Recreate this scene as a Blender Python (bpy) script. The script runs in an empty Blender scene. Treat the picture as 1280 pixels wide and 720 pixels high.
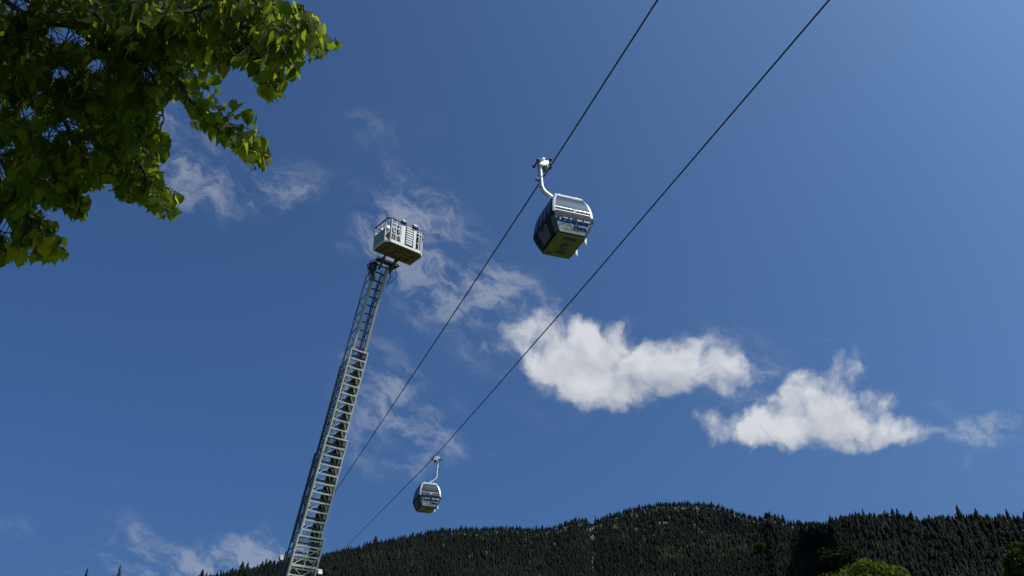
import bpy, bmesh, math, random
import numpy as np
from mathutils import Vector, Matrix, noise as mnoise
random.seed(7); rng = np.random.default_rng(7)
sc = bpy.context.scene
COL = sc.collection
R = math.radians
# ------------------------------------------------------------------ camera
FPX = 1065.0; PITCH = R(30.0); EYE = Vector((0, 0, 1.6))
cs, sn = math.cos(PITCH), math.sin(PITCH)
cam_d = bpy.data.cameras.new('camera'); cam = bpy.data.objects.new('camera', cam_d); COL.objects.link(cam)
cam.location = EYE; cam.rotation_euler = (math.pi/2 + PITCH, 0, 0)
cam_d.sensor_width = 36; cam_d.lens = 36*FPX/1280; cam_d.clip_start = 0.1; cam_d.clip_end = 30000
sc.camera = cam
# ------------------------------------------------------------------ exposure
sc.view_settings.view_transform = 'Standard'; sc.view_settings.look = 'None'
sc.view_settings.exposure = 0.0; sc.view_settings.gamma = 1.0
# ------------------------------------------------------------------ sun and sky
SUN_AZ, SUN_EL = R(105), R(53)          # azimuth clockwise from +Y
sun_dir = Vector((math.cos(SUN_EL)*math.sin(SUN_AZ), math.cos(SUN_EL)*math.cos(SUN_AZ), math.sin(SUN_EL)))
sl = bpy.data.lights.new('sun', 'SUN'); sl.energy = 4.6; sl.angle = R(0.53); sl.color = (1.0, 0.96, 0.9)
so = bpy.data.objects.new('sun', sl); COL.objects.link(so); so.location = (0, 0, 60)
so.rotation_euler = sun_dir.to_track_quat('Z', 'Y').to_euler()

W = bpy.data.worlds.new('World'); sc.world = W; W.cycles.sampling_method = 'MANUAL'; W.cycles.sample_map_resolution = 512; W.use_nodes = True
nt = W.node_tree; N = nt.nodes; L = nt.links; N.clear()
def nd(t, **k):
    n = N.new(t)
    for a, b in k.items(): setattr(n, a, b)
    return n
def mth(op, a, b=None, c=None, clamp=False):
    n = N.new('ShaderNodeMath'); n.operation = op; n.use_clamp = clamp
    for i, v in enumerate((a, b, c)):
        if v is None: continue
        if isinstance(v, (int, float)): n.inputs[i].default_value = v
        else: L.new(v, n.inputs[i])
    return n.outputs[0]
def vm(op, a, b=None):
    n = N.new('ShaderNodeVectorMath'); n.operation = op
    for i, v in enumerate((a, b)):
        if v is None: continue
        if isinstance(v, (tuple, list)): n.inputs[i].default_value = v
        else: L.new(v, n.inputs[i])
    return n
sky = nd('ShaderNodeTexSky'); sky.sky_type = 'NISHITA'; sky.sun_disc = False
sky.sun_elevation = SUN_EL; sky.sun_rotation = SUN_AZ
sky.altitude = 0; sky.air_density = 0.6; sky.dust_density = 6.0; sky.ozone_density = 3.0
tint = nd('ShaderNodeMix', data_type='RGBA', blend_type='MULTIPLY'); tint.inputs[0].default_value = 1
L.new(sky.outputs[0], tint.inputs[6]); tint.inputs[7].default_value = (0.475, 0.84, 1.24, 1)
bg = nd('ShaderNodeBackground'); L.new(tint.outputs[2], bg.inputs[0]); bg.inputs[1].default_value = 0.109
# clouds: laid out on the sky by direction (a tangent plane of the celestial sphere, fixed to the world)
tc = nd('ShaderNodeTexCoord'); D = tc.outputs['Generated']
dF = vm('DOT_PRODUCT', D, (0, cs, sn)).outputs['Value']
dR = vm('DOT_PRODUCT', D, (1, 0, 0)).outputs['Value']
dU = vm('DOT_PRODUCT', D, (0, -sn, cs)).outputs['Value']
dFs = mth('MAXIMUM', dF, 0.05)
cu = mth('DIVIDE', dR, dFs); cv = mth('DIVIDE', dU, dFs)
cmb = nd('ShaderNodeCombineXYZ'); L.new(cu, cmb.inputs[0]); L.new(cv, cmb.inputs[1]); P0 = cmb.outputs[0]
def noise(vec, scale, detail=6, rough=0.55, dist=0.0, off=(0, 0, 0)):
    v = vm('ADD', vec, off).outputs[0]
    n = nd('ShaderNodeTexNoise', noise_dimensions='2D'); n.inputs['Scale'].default_value = scale; n.inputs['Detail'].default_value = detail
    n.inputs['Roughness'].default_value = rough; n.inputs['Distortion'].default_value = dist; L.new(v, n.inputs['Vector'])
    return n
def blobs(lst, gr=1.0):
    tot = None
    for (x, y, rx, ry, w) in lst:
        rx, ry = rx*gr, ry*gr
        c = ((x-640)/FPX, (360-y)/FPX, 0)
        s = vm('SUBTRACT', P1, c).outputs[0]
        s = vm('MULTIPLY', s, (FPX/rx, FPX/ry, 0)).outputs[0]
        l = vm('DOT_PRODUCT', s, s).outputs['Value']
        v = mth('MULTIPLY', mth('SUBTRACT', 1.0, l, clamp=True), w)
        tot = v if tot is None else mth('ADD', tot, v)
    return tot
THICK = [(700, 438, 68, 56, .75), (752, 446, 86, 60, .8), (800, 462, 98, 54, .8), (868, 452, 70, 46, .8),
         (905, 470, 46, 34, .5), (742, 490, 62, 34, .5), (664, 436, 56, 52, .3), (735, 412, 50, 30, .35), (622, 420, 56, 48, .28),
         (1030, 488, 60, 54, .95), (1022, 470, 34, 26, .3), (1000, 524, 86, 42, .8), (945, 538, 72, 30, .6), (885, 538, 58, 22, .65), (965, 548, 52, 32, .5),
         (1080, 520, 70, 40, .7), (1115, 538, 60, 26, .5), (1148, 528, 44, 24, .6)]
THIN = [(225, 180, 60, 75, 1.1), (240, 235, 95, 45, .8), (350, 232, 62, 34, .9), (300, 250, 70, 30, .5),
        (500, 262, 70, 60, .8), (530, 310, 84, 66, 1.1), (570, 345, 80, 60, .8), (455, 305, 46, 34, .7), (505, 350, 24, 30, .4),
        (490, 160, 60, 30, .4), (430, 165, 40, 26, .5), (455, 205, 50, 24, .3),
        (500, 530, 84, 66, 1.0), (465, 480, 56, 64, .8), (530, 560, 56, 40, .6), (610, 400, 74, 66, .9), (520, 392, 30, 22, .5),
        (425, 440, 34, 18, .5), (640, 372, 90, 40, .7), (690, 510, 60, 22, .5),
        (145, 668, 42, 30, .9), (185, 695, 54, 34, 1.0), (225, 722, 70, 30, .9), (318, 702, 88, 36, 2.0), (340, 662, 20, 16, .7),
        (22, 652, 26, 22, .6), (85, 716, 34, 16, .5), (150, 602, 12, 10, .5), (52, 585, 16, 18, .3),
        (930, 455, 66, 56, .8), (950, 490, 50, 44, .7), (1165, 520, 46, 28, .6), (880, 400, 60, 26, .3),
        (1238, 541, 50, 24, 1.9), (1216, 576, 30, 14, .5), (890, 425, 60, 20, .5), (600, 560, 30, 22, .3)]
def smooth(v, a, b):
    n = nd('ShaderNodeMapRange', interpolation_type='SMOOTHSTEP'); L.new(v, n.inputs[0])
    n.inputs[1].default_value = a; n.inputs[2].default_value = b; return n.outputs[0]
def cumulus(offset):
    """thickness of the cumulus clouds in a direction shifted by offset"""
    P = vm('ADD', P0, (*offset, 0)).outputs[0]
    w1 = vm('SUBTRACT', noise(P, 7, 2, 0.5).outputs['Color'], (0.5, 0.5, 0.5)).outputs[0]
    w2 = vm('SUBTRACT', noise(P, 30, 4, 0.6).outputs['Color'], (0.5, 0.5, 0.5)).outputs[0]
    a1 = vm('SCALE', w1); a1.inputs['Scale'].default_value = 0.06; a2 = vm('SCALE', w2); a2.inputs['Scale'].default_value = 0.022
    global P1
    P1 = vm('ADD', vm('ADD', P, a1.outputs[0]).outputs[0], a2.outputs[0]).outputs[0]
    th = blobs(THICK, 1.12)
    # billows: rounded cells of several sizes, plus a fine ragged noise
    vo = nd('ShaderNodeTexVoronoi', feature='F1', voronoi_dimensions='2D'); vo.inputs['Scale'].default_value = 22; vo.inputs['Detail'].default_value = 2; vo.inputs['Roughness'].default_value = .55
    L.new(P1, vo.inputs['Vector'])
    bil = mth('SUBTRACT', 0.42, vo.outputs['Distance'])
    fn = mth('SUBTRACT', noise(P1, 26, 7, 0.68, 0.0).outputs[0], 0.5)
    nn = mth('ADD', mth('MULTIPLY', bil, 0.75), mth('MULTIPLY', fn, 1.2))
    return th, mth('ADD', th, mth('MULTIPLY', nn, smooth(th, 0.0, 0.3)))
th0, t1 = cumulus((0, 0)); thS, tS = cumulus((0.012, 0.020))     # the second one a step towards the sun
m1 = smooth(t1, -0.02, 1.15)
P1 = P0
wv3 = vm('SUBTRACT', noise(P0, 12, 4, 0.6).outputs['Color'], (0.5, 0.5, 0.5)).outputs[0]
a3 = vm('SCALE', wv3); a3.inputs['Scale'].default_value = 0.055; P1 = vm('ADD', P0, a3.outputs[0]).outputs[0]
thin = blobs(THIN, 1.18)
# thin veils combed by the same wind, rising to the right
cs3 = nd('ShaderNodeMapping', vector_type='TEXTURE'); cs3.inputs['Rotation'].default_value = (0, 0, R(-32)); cs3.inputs['Scale'].default_value = (1.0, 0.5, 1); L.new(P1, cs3.inputs['Vector'])
fbw = noise(cs3.outputs[0], 15, 8, 0.68, 0.0, (3.1, 1.7, 0))
t2 = mth('MULTIPLY', thin, smooth(fbw.outputs[0], 0.30, 0.80))
m2 = mth('MULTIPLY', smooth(t2, 0.0, 1.2), 0.36)
front = smooth(dF, 0.1, 0.3)
mask = mth('MULTIPLY', mth('SUBTRACT', 1.0, mth('MULTIPLY', mth('SUBTRACT', 1.0, mth('MULTIPLY', m1, 0.96)), mth('SUBTRACT', 1.0, m2))), front)
# cloud is whiter where less of it lies between here and the sun
lit = mth('ADD', 0.58, mth('MULTIPLY', mth('SUBTRACT', t1, tS), 0.55))
lit2 = mth('ADD', lit, mth('MULTIPLY', mth('SUBTRACT', noise(P0, 8, 3, .45, .2, (1.3, 4.2, 0)).outputs[0], .5), 1.1), clamp=True)
ccol = nd('ShaderNodeMix', data_type='RGBA'); L.new(lit2, ccol.inputs[0])
ccol.inputs[6].default_value = (0.38, 0.42, 0.49, 1); ccol.inputs[7].default_value = (0.68, 0.70, 0.74, 1)
cbg = nd('ShaderNodeBackground'); L.new(ccol.outputs[2], cbg.inputs[0]); cbg.inputs[1].default_value = 1.0
mxs = nd('ShaderNodeMixShader'); L.new(mask, mxs.inputs[0]); L.new(bg.outputs[0], mxs.inputs[1]); L.new(cbg.outputs[0], mxs.inputs[2])
wo = nd('ShaderNodeOutputWorld'); L.new(mxs.outputs[0], wo.inputs[0])

# ------------------------------------------------------------------ helpers
def ray(x, y):
    """direction through a photograph point, scaled so its forward depth is 1"""
    u, v = (x-640)/FPX, (360-y)/FPX
    return Vector((u, cs - v*sn, sn + v*cs))
def at(x, y, d): return EYE + ray(x, y)*d
def azel(x, y):
    r = ray(x, y); return math.atan2(r.x, r.y), math.atan2(r.z, math.hypot(r.x, r.y))
def to_px(p):
    q = p - EYE; d = q.y*cs + q.z*sn
    return 640 + FPX*q.x/d, 360 - FPX*(-q.y*sn + q.z*cs)/d, d

def material(name, col, rough=0.5, metal=0.0, var=0.12, scale=8.0, bump=0.0, bscale=60.0, coat=0.0, spec=0.5, dirt=None, coords='Object'):
    m = bpy.data.materials.new(name); m.use_nodes = True; t = m.node_tree; b = t.nodes['Principled BSDF']
    tcn = t.nodes.new('ShaderNodeTexCoord')
    nz = t.nodes.new('ShaderNodeTexNoise'); nz.inputs['Scale'].default_value = scale; nz.inputs['Detail'].default_value = 6
    nz.inputs['Roughness'].default_value = 0.6
    t.links.new(tcn.outputs[coords], nz.inputs['Vector'])
    r = t.nodes.new('ShaderNodeValToRGB'); r.color_ramp.elements[0].position = 0.3; r.color_ramp.elements[1].position = 0.7
    lo = dirt if dirt else tuple(c*(1-var) for c in col); hi = tuple(min(1, c*(1+var)) for c in col)
    r.color_ramp.elements[0].color = (*lo, 1); r.color_ramp.elements[1].color = (*hi, 1)
    t.links.new(nz.outputs[0], r.inputs[0]); t.links.new(r.outputs[0], b.inputs['Base Color'])
    b.inputs['Roughness'].default_value = rough; b.inputs['Metallic'].default_value = metal
    b.inputs['Specular IOR Level'].default_value = spec
    if coat: b.inputs['Coat Weight'].default_value = coat; b.inputs['Coat Roughness'].default_value = 0.08
    if rough > 0.05:
        mr = t.nodes.new('ShaderNodeMapRange'); t.links.new(nz.outputs[0], mr.inputs[0])
        mr.inputs[3].default_value = max(0.02, rough*0.75); mr.inputs[4].default_value = min(1, rough*1.25)
        t.links.new(mr.outputs[0], b.inputs['Roughness'])
    if bump:
        n2 = t.nodes.new('ShaderNodeTexNoise'); n2.inputs['Scale'].default_value = bscale; n2.inputs['Detail'].default_value = 4
        t.links.new(tcn.outputs[coords], n2.inputs['Vector'])
        bp = t.nodes.new('ShaderNodeBump'); bp.inputs['Strength'].default_value = bump; bp.inputs['Distance'].default_value = 0.02
        t.links.new(n2.outputs[0], bp.inputs['Height']); t.links.new(bp.outputs[0], b.inputs['Normal'])
    return m

class MB:
    def __init__(s): s.v = []; s.f = []; s.smooth = []
    def add(s, vs, fs, smooth=False):
        o = len(s.v); s.v += [tuple(v) for v in vs]; s.f += [tuple(i+o for i in f) for f in fs]; s.smooth += [smooth]*len(fs); return s
    def box(s, c, size, M=None):
        c = Vector(c); hx, hy, hz = size[0]/2, size[1]/2, size[2]/2
        vs = [Vector((x, y, z)) for x in (-hx, hx) for y in (-hy, hy) for z in (-hz, hz)]
        vs = [(M @ v if M else v) + c for v in vs]
        return s.add(vs, [(0, 1, 3, 2), (4, 6, 7, 5), (0, 4, 5, 1), (2, 3, 7, 6), (0, 2, 6, 4), (1, 5, 7, 3)])
    def bar(s, a, b, w, h, up=(0, 0, 1)):
        a, b = Vector(a), Vector(b); d = b-a; z = d.normalized(); u = Vector(up)
        if abs(z.dot(u)) > 0.98: u = Vector((0, 1, 0)) if abs(z.y) < .9 else Vector((1, 0, 0))
        x = u.cross(z).normalized(); y = z.cross(x)
        M = Matrix((x, y, z)).transposed()
        return s.box((a+b)/2, (w, h, d.length), M)
    def tube(s, pts, r, n=8, caps=True):
        pts = [Vector(p) for p in pts]; k = len(pts); rr = r if isinstance(r, (list, tuple)) else [r]*k
        rings = []; t0 = (pts[1]-pts[0]).normalized(); ref = Vector((0, 0, 1)) if abs(t0.z) < .9 else Vector((1, 0, 0))
        u = ref.cross(t0).normalized()
        for i, p in enumerate(pts):
            t = ((pts[min(i+1, k-1)]-pts[max(i-1, 0)])).normalized()
            u = (u - t*u.dot(t)).normalized(); w = t.cross(u)
            rings.append([p + (u*math.cos(2*math.pi*j/n) + w*math.sin(2*math.pi*j/n))*rr[i] for j in range(n)])
        vs = [v for q in rings for v in q]; fs = []
        for i in range(k-1):
            for j in range(n):
                a = i*n+j; b = i*n+(j+1) % n; fs.append((a, b, b+n, a+n))
        s.add(vs, fs, True)
        if caps: s.add(rings[0], [tuple(reversed(range(n)))]); s.add(rings[-1], [tuple(range(n))])
        return s
    def grid(s, fn, nu, nv, smooth=True, flip=False):
        vs = [fn(i/nu, j/nv) for i in range(nu+1) for j in range(nv+1)]; fs = []
        for i in range(nu):
            for j in range(nv):
                a = i*(nv+1)+j; q = (a, a+nv+1, a+nv+2, a+1); fs.append(tuple(reversed(q)) if flip else q)
        return s.add(vs, fs, smooth)
    def slab(s, fn, nu, nv, fn2, smooth=True):
        """closed slab between two surfaces over the same grid"""
        s.grid(fn, nu, nv, smooth); s.grid(fn2, nu, nv, smooth, True)
        per = [(i/nu, 0) for i in range(nu+1)] + [(1, j/nv) for j in range(1, nv+1)] + [(1-i/nu, 1) for i in range(1, nu+1)] + [(0, 1-j/nv) for j in range(1, nv+1)]
        vs = [fn(*p) for p in per] + [fn2(*p) for p in per]; k = len(per)
        return s.add(vs, [(i, i+k, i+1+k, i+1) for i in range(k-1)])
    def mesh(s, name, mat, bevel=0):
        me = bpy.data.meshes.new(name); me.from_pydata(s.v, [], s.f); me.polygons.foreach_set('use_smooth', s.smooth)
        if mat: me.materials.append(mat)
        me.update(); return me
    def build(s, name, mat, parent=None, loc=None, bevel=0):
        o = bpy.data.objects.new(name, s.mesh(name, mat)); COL.objects.link(o)
        if parent: o.parent = parent
        if loc is not None: o.location = loc
        if bevel:
            md = o.modifiers.new('bevel', 'BEVEL'); md.width = bevel; md.segments = 2; md.limit_method = 'ANGLE'
        return o
def inst(name, me, parent, loc=(0, 0, 0), M=None):
    o = bpy.data.objects.new(name, me); COL.objects.link(o); o.parent = parent
    if M is not None: o.matrix_basis = M
    else: o.location = loc
    return o
def tag(o, label=None, cat=None, group=None, kind=None):
    if label: o['label'] = label
    if cat: o['category'] = cat
    if group: o['group'] = group
    if kind: o['kind'] = kind
    return o
def empty(name, loc=(0, 0, 0), rz=0.0, M=None):
    o = bpy.data.objects.new(name, None); COL.objects.link(o); o.empty_display_size = 0.3
    if M is not None: o.matrix_world = M
    else: o.location = loc; o.rotation_euler = (0, 0, rz)
    return o
def np_mesh(name, V, F, mats, mat_idx=None, attr=None):
    me = bpy.data.meshes.new(name); n = len(V); k = F.shape[1]
    me.vertices.add(n); me.vertices.foreach_set('co', np.ascontiguousarray(V, dtype=np.float32).ravel())
    me.loops.add(F.size); me.loops.foreach_set('vertex_index', np.ascontiguousarray(F, dtype=np.int32).ravel())
    me.polygons.add(len(F)); me.polygons.foreach_set('loop_start', np.arange(0, F.size, k, dtype=np.int32))
    me.polygons.foreach_set('loop_total', np.full(len(F), k, dtype=np.int32))
    for m in mats: me.materials.append(m)
    if mat_idx is not None: me.polygons.foreach_set('material_index', np.asarray(mat_idx, dtype=np.int32))
    me.update(calc_edges=True)
    if attr is not None:
        a = me.attributes.new('tone', 'FLOAT', 'POINT'); a.data.foreach_set('value', np.asarray(attr, dtype=np.float32))
    return me

# ------------------------------------------------------------------ materials
M_silver = material('silver_metal', (0.66, 0.66, 0.66), 0.36, 0.55, 0.06)
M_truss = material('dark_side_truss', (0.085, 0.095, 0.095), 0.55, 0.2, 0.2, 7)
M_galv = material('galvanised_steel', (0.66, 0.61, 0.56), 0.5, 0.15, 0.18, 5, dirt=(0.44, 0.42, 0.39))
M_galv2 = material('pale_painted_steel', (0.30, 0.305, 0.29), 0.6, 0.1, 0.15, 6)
M_darkst = material('dark_steel', (0.05, 0.055, 0.06), 0.45, 0.4, 0.3, 12)
M_rope = material('steel_rope', (0.03, 0.03, 0.035), 0.6, 0.3, 0.3, 40)
M_white = material('white_enamel', (0.80, 0.80, 0.80), 0.4, 0, 0.07, 7)
M_black = material('black_rubber', (0.015, 0.015, 0.017), 0.6, 0, 0.3)
M_bask = material('grey_side_panel', (0.22, 0.27, 0.28), 0.5, 0, 0.12, 4)
M_lamp = material('lit_lamp_glass', (0.7, 0.7, 0.7), 0.3); M_lamp.node_tree.nodes['Principled BSDF'].inputs['Emission Color'].default_value = (1, .98, .95, 1); M_lamp.node_tree.nodes['Principled BSDF'].inputs['Emission Strength'].default_value = 0.4
M_rubber = material('rubber_rung_cover', (0.02, 0.021, 0.022), 0.7, 0, 0.2)
M_under = material('underside_sheet', (0.095, 0.062, 0.035), 0.6, 0.0, 0.3, 3)
M_cream = material('cream_panel', (0.55, 0.5, 0.33), 0.6)
M_blue = material('blue_print', (0.012, 0.055, 0.28), 0.5, 0, 0.05)
M_blue2 = material('dark_blue_print', (0.006, 0.03, 0.17), 0.6, 0, 0.05, spec=.1)
M_bwhite = material('basket_enamel', (0.50, 0.485, 0.46), 0.45, 0, 0.14, 9)
M_red = material('red_print', (0.5, 0.03, 0.04), 0.5, 0, 0.05)
M_floor = material('cabin_floor_sheet', (0.085, 0.088, 0.035), 0.5, 0.0, 0.25, 3)
M_cabgrey = material('cabin_grey_panel', (0.085, 0.095, 0.115), 0.5, 0.0, 0.1, 5, spec=0.2)
M_cabdark = material('cabin_dark_trim', (0.012, 0.013, 0.015), 0.55, 0.0, 0.2, 9, spec=0.15)
M_seat = material('seat_plastic', (0.06, 0.06, 0.07), 0.6)
def glass(name, col, alpha, coat):
    m = material(name, col, 0.13, 0.0, 0.15, 2.5); b = m.node_tree.nodes['Principled BSDF']
    b.inputs['Alpha'].default_value = alpha; b.inputs['Specular IOR Level'].default_value = 0.3
    b.inputs['Coat Weight'].default_value = coat; b.inputs['Coat Roughness'].default_value = 0.06
    return m
M_glass = glass('tinted_cabin_glass', (0.04, 0.033, 0.036), 0.96, .3)
M_glassd = glass('dark_cabin_glass', (0.012, 0.014, 0.02), 0.9, .15)
M_bark = material('bark', (0.035, 0.03, 0.024), 0.85, 0, 0.3, 18, 0.6, 40)

# ------------------------------------------------------------------ ground and mountain
def ground_mat():
    m = bpy.data.materials.new('grass_field'); m.use_nodes = True; t = m.node_tree; b = t.nodes['Principled BSDF']
    tcn = t.nodes.new('ShaderNodeTexCoord'); a = t.nodes.new('ShaderNodeTexNoise'); a.inputs['Scale'].default_value = 0.15; a.inputs['Detail'].default_value = 9
    t.links.new(tcn.outputs['Object'], a.inputs['Vector'])
    r = t.nodes.new('ShaderNodeValToRGB'); r.color_ramp.elements[0].color = (0.055, 0.08, 0.018, 1); r.color_ramp.elements[1].color = (0.10, 0.125, 0.03, 1)
    r.color_ramp.elements[0].position = .35; r.color_ramp.elements[1].position = .65
    t.links.new(a.outputs[0], r.inputs[0]); t.links.new(r.outputs[0], b.inputs['Base Color']); b.inputs['Roughness'].default_value = 0.9
    return m
g = MB(); n = 64
g.add([(0, 0, 0)] + [(9000*math.cos(2*math.pi*i/n), 9000*math.sin(2*math.pi*i/n), 0) for i in range(n)], [(0, i+1, (i+1) % n+1) for i in range(n)])
tag(g.build('ground', ground_mat()), kind='structure')

SKY = [(-900, 760), (-300, 742), (100, 728), (230, 722), (270, 716), (300, 709), (350, 699), (400, 690), (430, 684), (460, 677), (500, 668), (540, 660),
       (580, 657), (640, 655), (665, 659), (690, 656), (706, 650), (722, 645), (732, 646), (735, 651), (739, 652), (745, 648), (760, 641), (778, 636), (800, 630), (830, 625.5),
       (860, 625), (890, 627), (905, 631), (925, 638), (935, 641), (952, 645), (958, 639), (972, 642), (982, 650), (1010, 650), (1040, 647), (1055, 641), (1075, 639),
       (1100, 639), (1125, 641), (1150, 646), (1170, 642), (1200, 642), (1240, 642), (1280, 644), (1500, 655), (2200, 700)]
RID = [(-900, 1500), (270, 1500), (500, 1900), (740, 2500), (900, 2500), (1000, 2100), (1040, 1600), (1280, 1250), (2200, 1200)]
S_az = np.array([azel(*p)[0] for p in SKY]); S_el = np.array([azel(*p)[1] for p in SKY])
R_az = np.array([azel(x, 650)[0] for x, _ in RID]); R_r = np.array([r for _, r in RID], float)
def crest(az):
    rr = np.interp(az, R_az, R_r); el = np.interp(az, S_az, S_el) - 10.0/rr
    return rr, el
def terrain(az, q):
    """height field in polar form about the valley floor: q=1 is the crest"""
    rr, el = crest(az); r0 = 0.45*rr; e0 = R(2.0)
    r = np.where(q >= 0, r0 + (rr-r0)*q, r0*(1+q))
    e = np.where(q >= 0, e0 + (el-e0)*np.clip(q, 0, 1), e0*(1+q))
    z = r*np.tan(e)
    z = np.where(q > 1, rr*np.tan(el)*(1-(q-1)*1.6), z)
    return np.stack([r*np.sin(az), r*np.cos(az), z+1.6 - 6.0*(q < -.9)], -1)
NA, NQ = 420, 60
az = np.linspace(R(-75), R(75), NA)[:, None]*np.ones((1, NQ)); q = np.linspace(-1, 1.6, NQ)[None, :]*np.ones((NA, 1))
V = terrain(az, q).reshape(-1, 3)
idx = np.arange(NA*NQ).reshape(NA, NQ)
F = np.stack([idx[:-1, :-1], idx[:-1, 1:], idx[1:, 1:], idx[1:, :-1]], -1).reshape(-1, 4)[:, ::-1]
M_hill = material('alpine_meadow_soil', (0.085, 0.095, 0.045), 0.95, 0, 0.35, 0.02, coords='Object')
M_hill.node_tree.nodes['Color Ramp'].color_ramp.elements[0].color = (0.035, 0.04, 0.022, 1)
mt = bpy.data.objects.new('mountain', np_mesh('mountain', V, F, [M_hill])); COL.objects.link(mt); tag(mt, kind='structure')

def tone_mat(name, stops, rough=0.8, trans=None, twin=0.35):
    m = bpy.data.materials.new(name); m.use_nodes = True; t = m.node_tree; b = t.nodes['Principled BSDF']
    a = t.nodes.new('ShaderNodeAttribute'); a.attribute_name = 'tone'
    oi = t.nodes.new('ShaderNodeObjectInfo')
    r = t.nodes.new('ShaderNodeValToRGB'); e = r.color_ramp.elements
    for i, (p, c) in enumerate(stops):
        x = e[i] if i < 2 else e.new(p)
        x.position = p; x.color = (*c, 1)
    t.links.new(a.outputs['Fac'], r.inputs[0])
    b.inputs['Roughness'].default_value = rough; b.inputs['Specular IOR Level'].default_value = 0.06
    hs = t.nodes.new('ShaderNodeHueSaturation'); t.links.new(r.outputs[0], hs.inputs['Color'])
    mr = t.nodes.new('ShaderNodeMapRange'); t.links.new(oi.outputs['Random'], mr.inputs[0]); mr.inputs[3].default_value = 1-twin; mr.inputs[4].default_value = 1+twin
    t.links.new(mr.outputs[0], hs.inputs['Value']); t.links.new(hs.outputs[0], b.inputs['Base Color'])
    if trans:
        tr = t.nodes.new('ShaderNodeBsdfTranslucent'); mx = t.nodes.new('ShaderNodeMixShader'); mx.inputs[0].default_value = trans[0]
        mc = t.nodes.new('ShaderNodeMix'); mc.data_type = 'RGBA'; mc.blend_type = 'MULTIPLY'; mc.inputs[0].default_value = 1
        t.links.new(hs.outputs[0], mc.inputs[6]); mc.inputs[7].default_value = (*trans[1], 1)
        t.links.new(mc.outputs[2], tr.inputs[0]); t.links.new(b.outputs[0], mx.inputs[1]); t.links.new(tr.outputs[0], mx.inputs[2])
        t.links.new(mx.outputs[0], t.nodes['Material Output'].inputs[0])
    return m
M_spruce = tone_mat('spruce_needles', [(0, (0.005, 0.008, 0.005)), (0.7, (0.009, 0.0135, 0.0078)), (0.9, (0.022, 0.027, 0.013)), (1.0, (0.07, 0.062, 0.037))])

def conifer_arrays(seed, layers=5, n=7, h=1.0, rad=0.17):
    g_ = np.random.default_rng(seed); V = []; F = []
    for k in range(layers):
        f = k/layers; zb = 0.06 + 0.94*f - 0.03; zt = min(1.0, zb + 1.0/layers*1.75)
        if k == layers-1: zt = 1.0
        rr = rad*(1-f)**0.85 + 0.012; o = len(V)
        V.append((g_.normal(0, .004), g_.normal(0, .004), zt))
        ph = g_.uniform(0, 6.28)
        for j in range(n):
            a = ph + 2*math.pi*j/n + g_.uniform(-.2, .2); rj = rr*(1.25 if j % 2 == 0 else 0.62)*g_.uniform(.75, 1.25)
            V.append((rj*math.cos(a), rj*math.sin(a), zb + g_.uniform(-.04, .03)*(1-f) - (0.02 if j % 2 == 0 else -0.03)))
        for j in range(n): F.append((o, o+1+j, o+1+(j+1) % n))
    return np.array(V)*np.array([h, h, h]), np.array(F)
protos = [conifer_arrays(100+i, 4+i % 3, 6+i % 3, rad=0.13+0.018*(i % 5)) for i in range(8)]
AZ0, AZ1 = R(-33), R(36)
clear = [(770, 653, 7, 2.6), (800, 654, 6, 2.2), (832, 646, 9, 2.4), (815, 650, 5, 2), (690, 672, 6, 2.5)]
pale = [(910, 679, 26, 13), (840, 690, 20, 9), (1105, 655, 8, 8), (1008, 708, 20, 12)]
NT = 52000
a_ = rng.uniform(AZ0, AZ1, NT*2); q_ = rng.uniform(0.55, 1.03, NT*2)
rr_, _ = crest(a_); keep = rng.uniform(0, 2600, NT*2) < rr_*1.0
a_, q_ = a_[keep][:NT], q_[keep][:NT]
# the same forest goes on, with ragged meadow edges, down the slope and past both sides of the view
NX = 30000
ax = rng.uniform(R(-66), R(66), NX); qx = rng.uniform(0.12, 1.02, NX)
edge = 0.30 + 0.08*np.sin(ax*9+1) + 0.05*np.sin(ax*23) + 0.03*np.sin(ax*61)
kx = ((ax < AZ0) | (ax > AZ1) | (qx < 0.55)) & (qx > edge)
a_ = np.concatenate([a_, ax[kx]]); q_ = np.concatenate([q_, qx[kx]])
TP = terrain(a_, np.minimum(q_, 1.02))
px = np.array([to_px(Vector(p) + Vector((0, 0, 10)))[:2] for p in TP])
ok = np.ones(len(TP), bool); tone = rng.beta(2, 3, len(TP))*0.85
# mixed stands: tone varies slowly over the slope
tone += 0.28*np.sin(px[:, 0]*0.021+1.0)*np.sin(px[:, 1]*0.09+px[:, 0]*0.01) + 0.2*np.sin(px[:, 0]*0.083+px[:, 1]*.2)*np.sin(px[:, 1]*0.19-px[:, 0]*0.037); tone = np.clip(tone, 0, 0.9)
for x, y, rx, ry in clear: ok &= ((px[:, 0]-x)/rx)**2 + ((px[:, 1]-y-4)/ry)**2 > 1
for x, y, rx, ry in pale:
    w = ((px[:, 0]-x)/rx)**2 + ((px[:, 1]-y)/ry)**2 < 1
    tone[w & (rng.random(len(TP)) < .55)] = rng.uniform(.9, 1.0)
TP, tone, px = TP[ok], tone[ok], px[ok]
hh = rng.gamma(9, 1.45, len(TP)).clip(7, 21)*np.where(q_[ok] > .965, .62, 1.0); yaw = rng.uniform(0, 6.28, len(TP)); wd = rng.uniform(1.05, 1.75, len(TP)); kind = rng.integers(0, 8, len(TP))
Vs, Fs, Ts = [], [], []; off = 0
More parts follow.
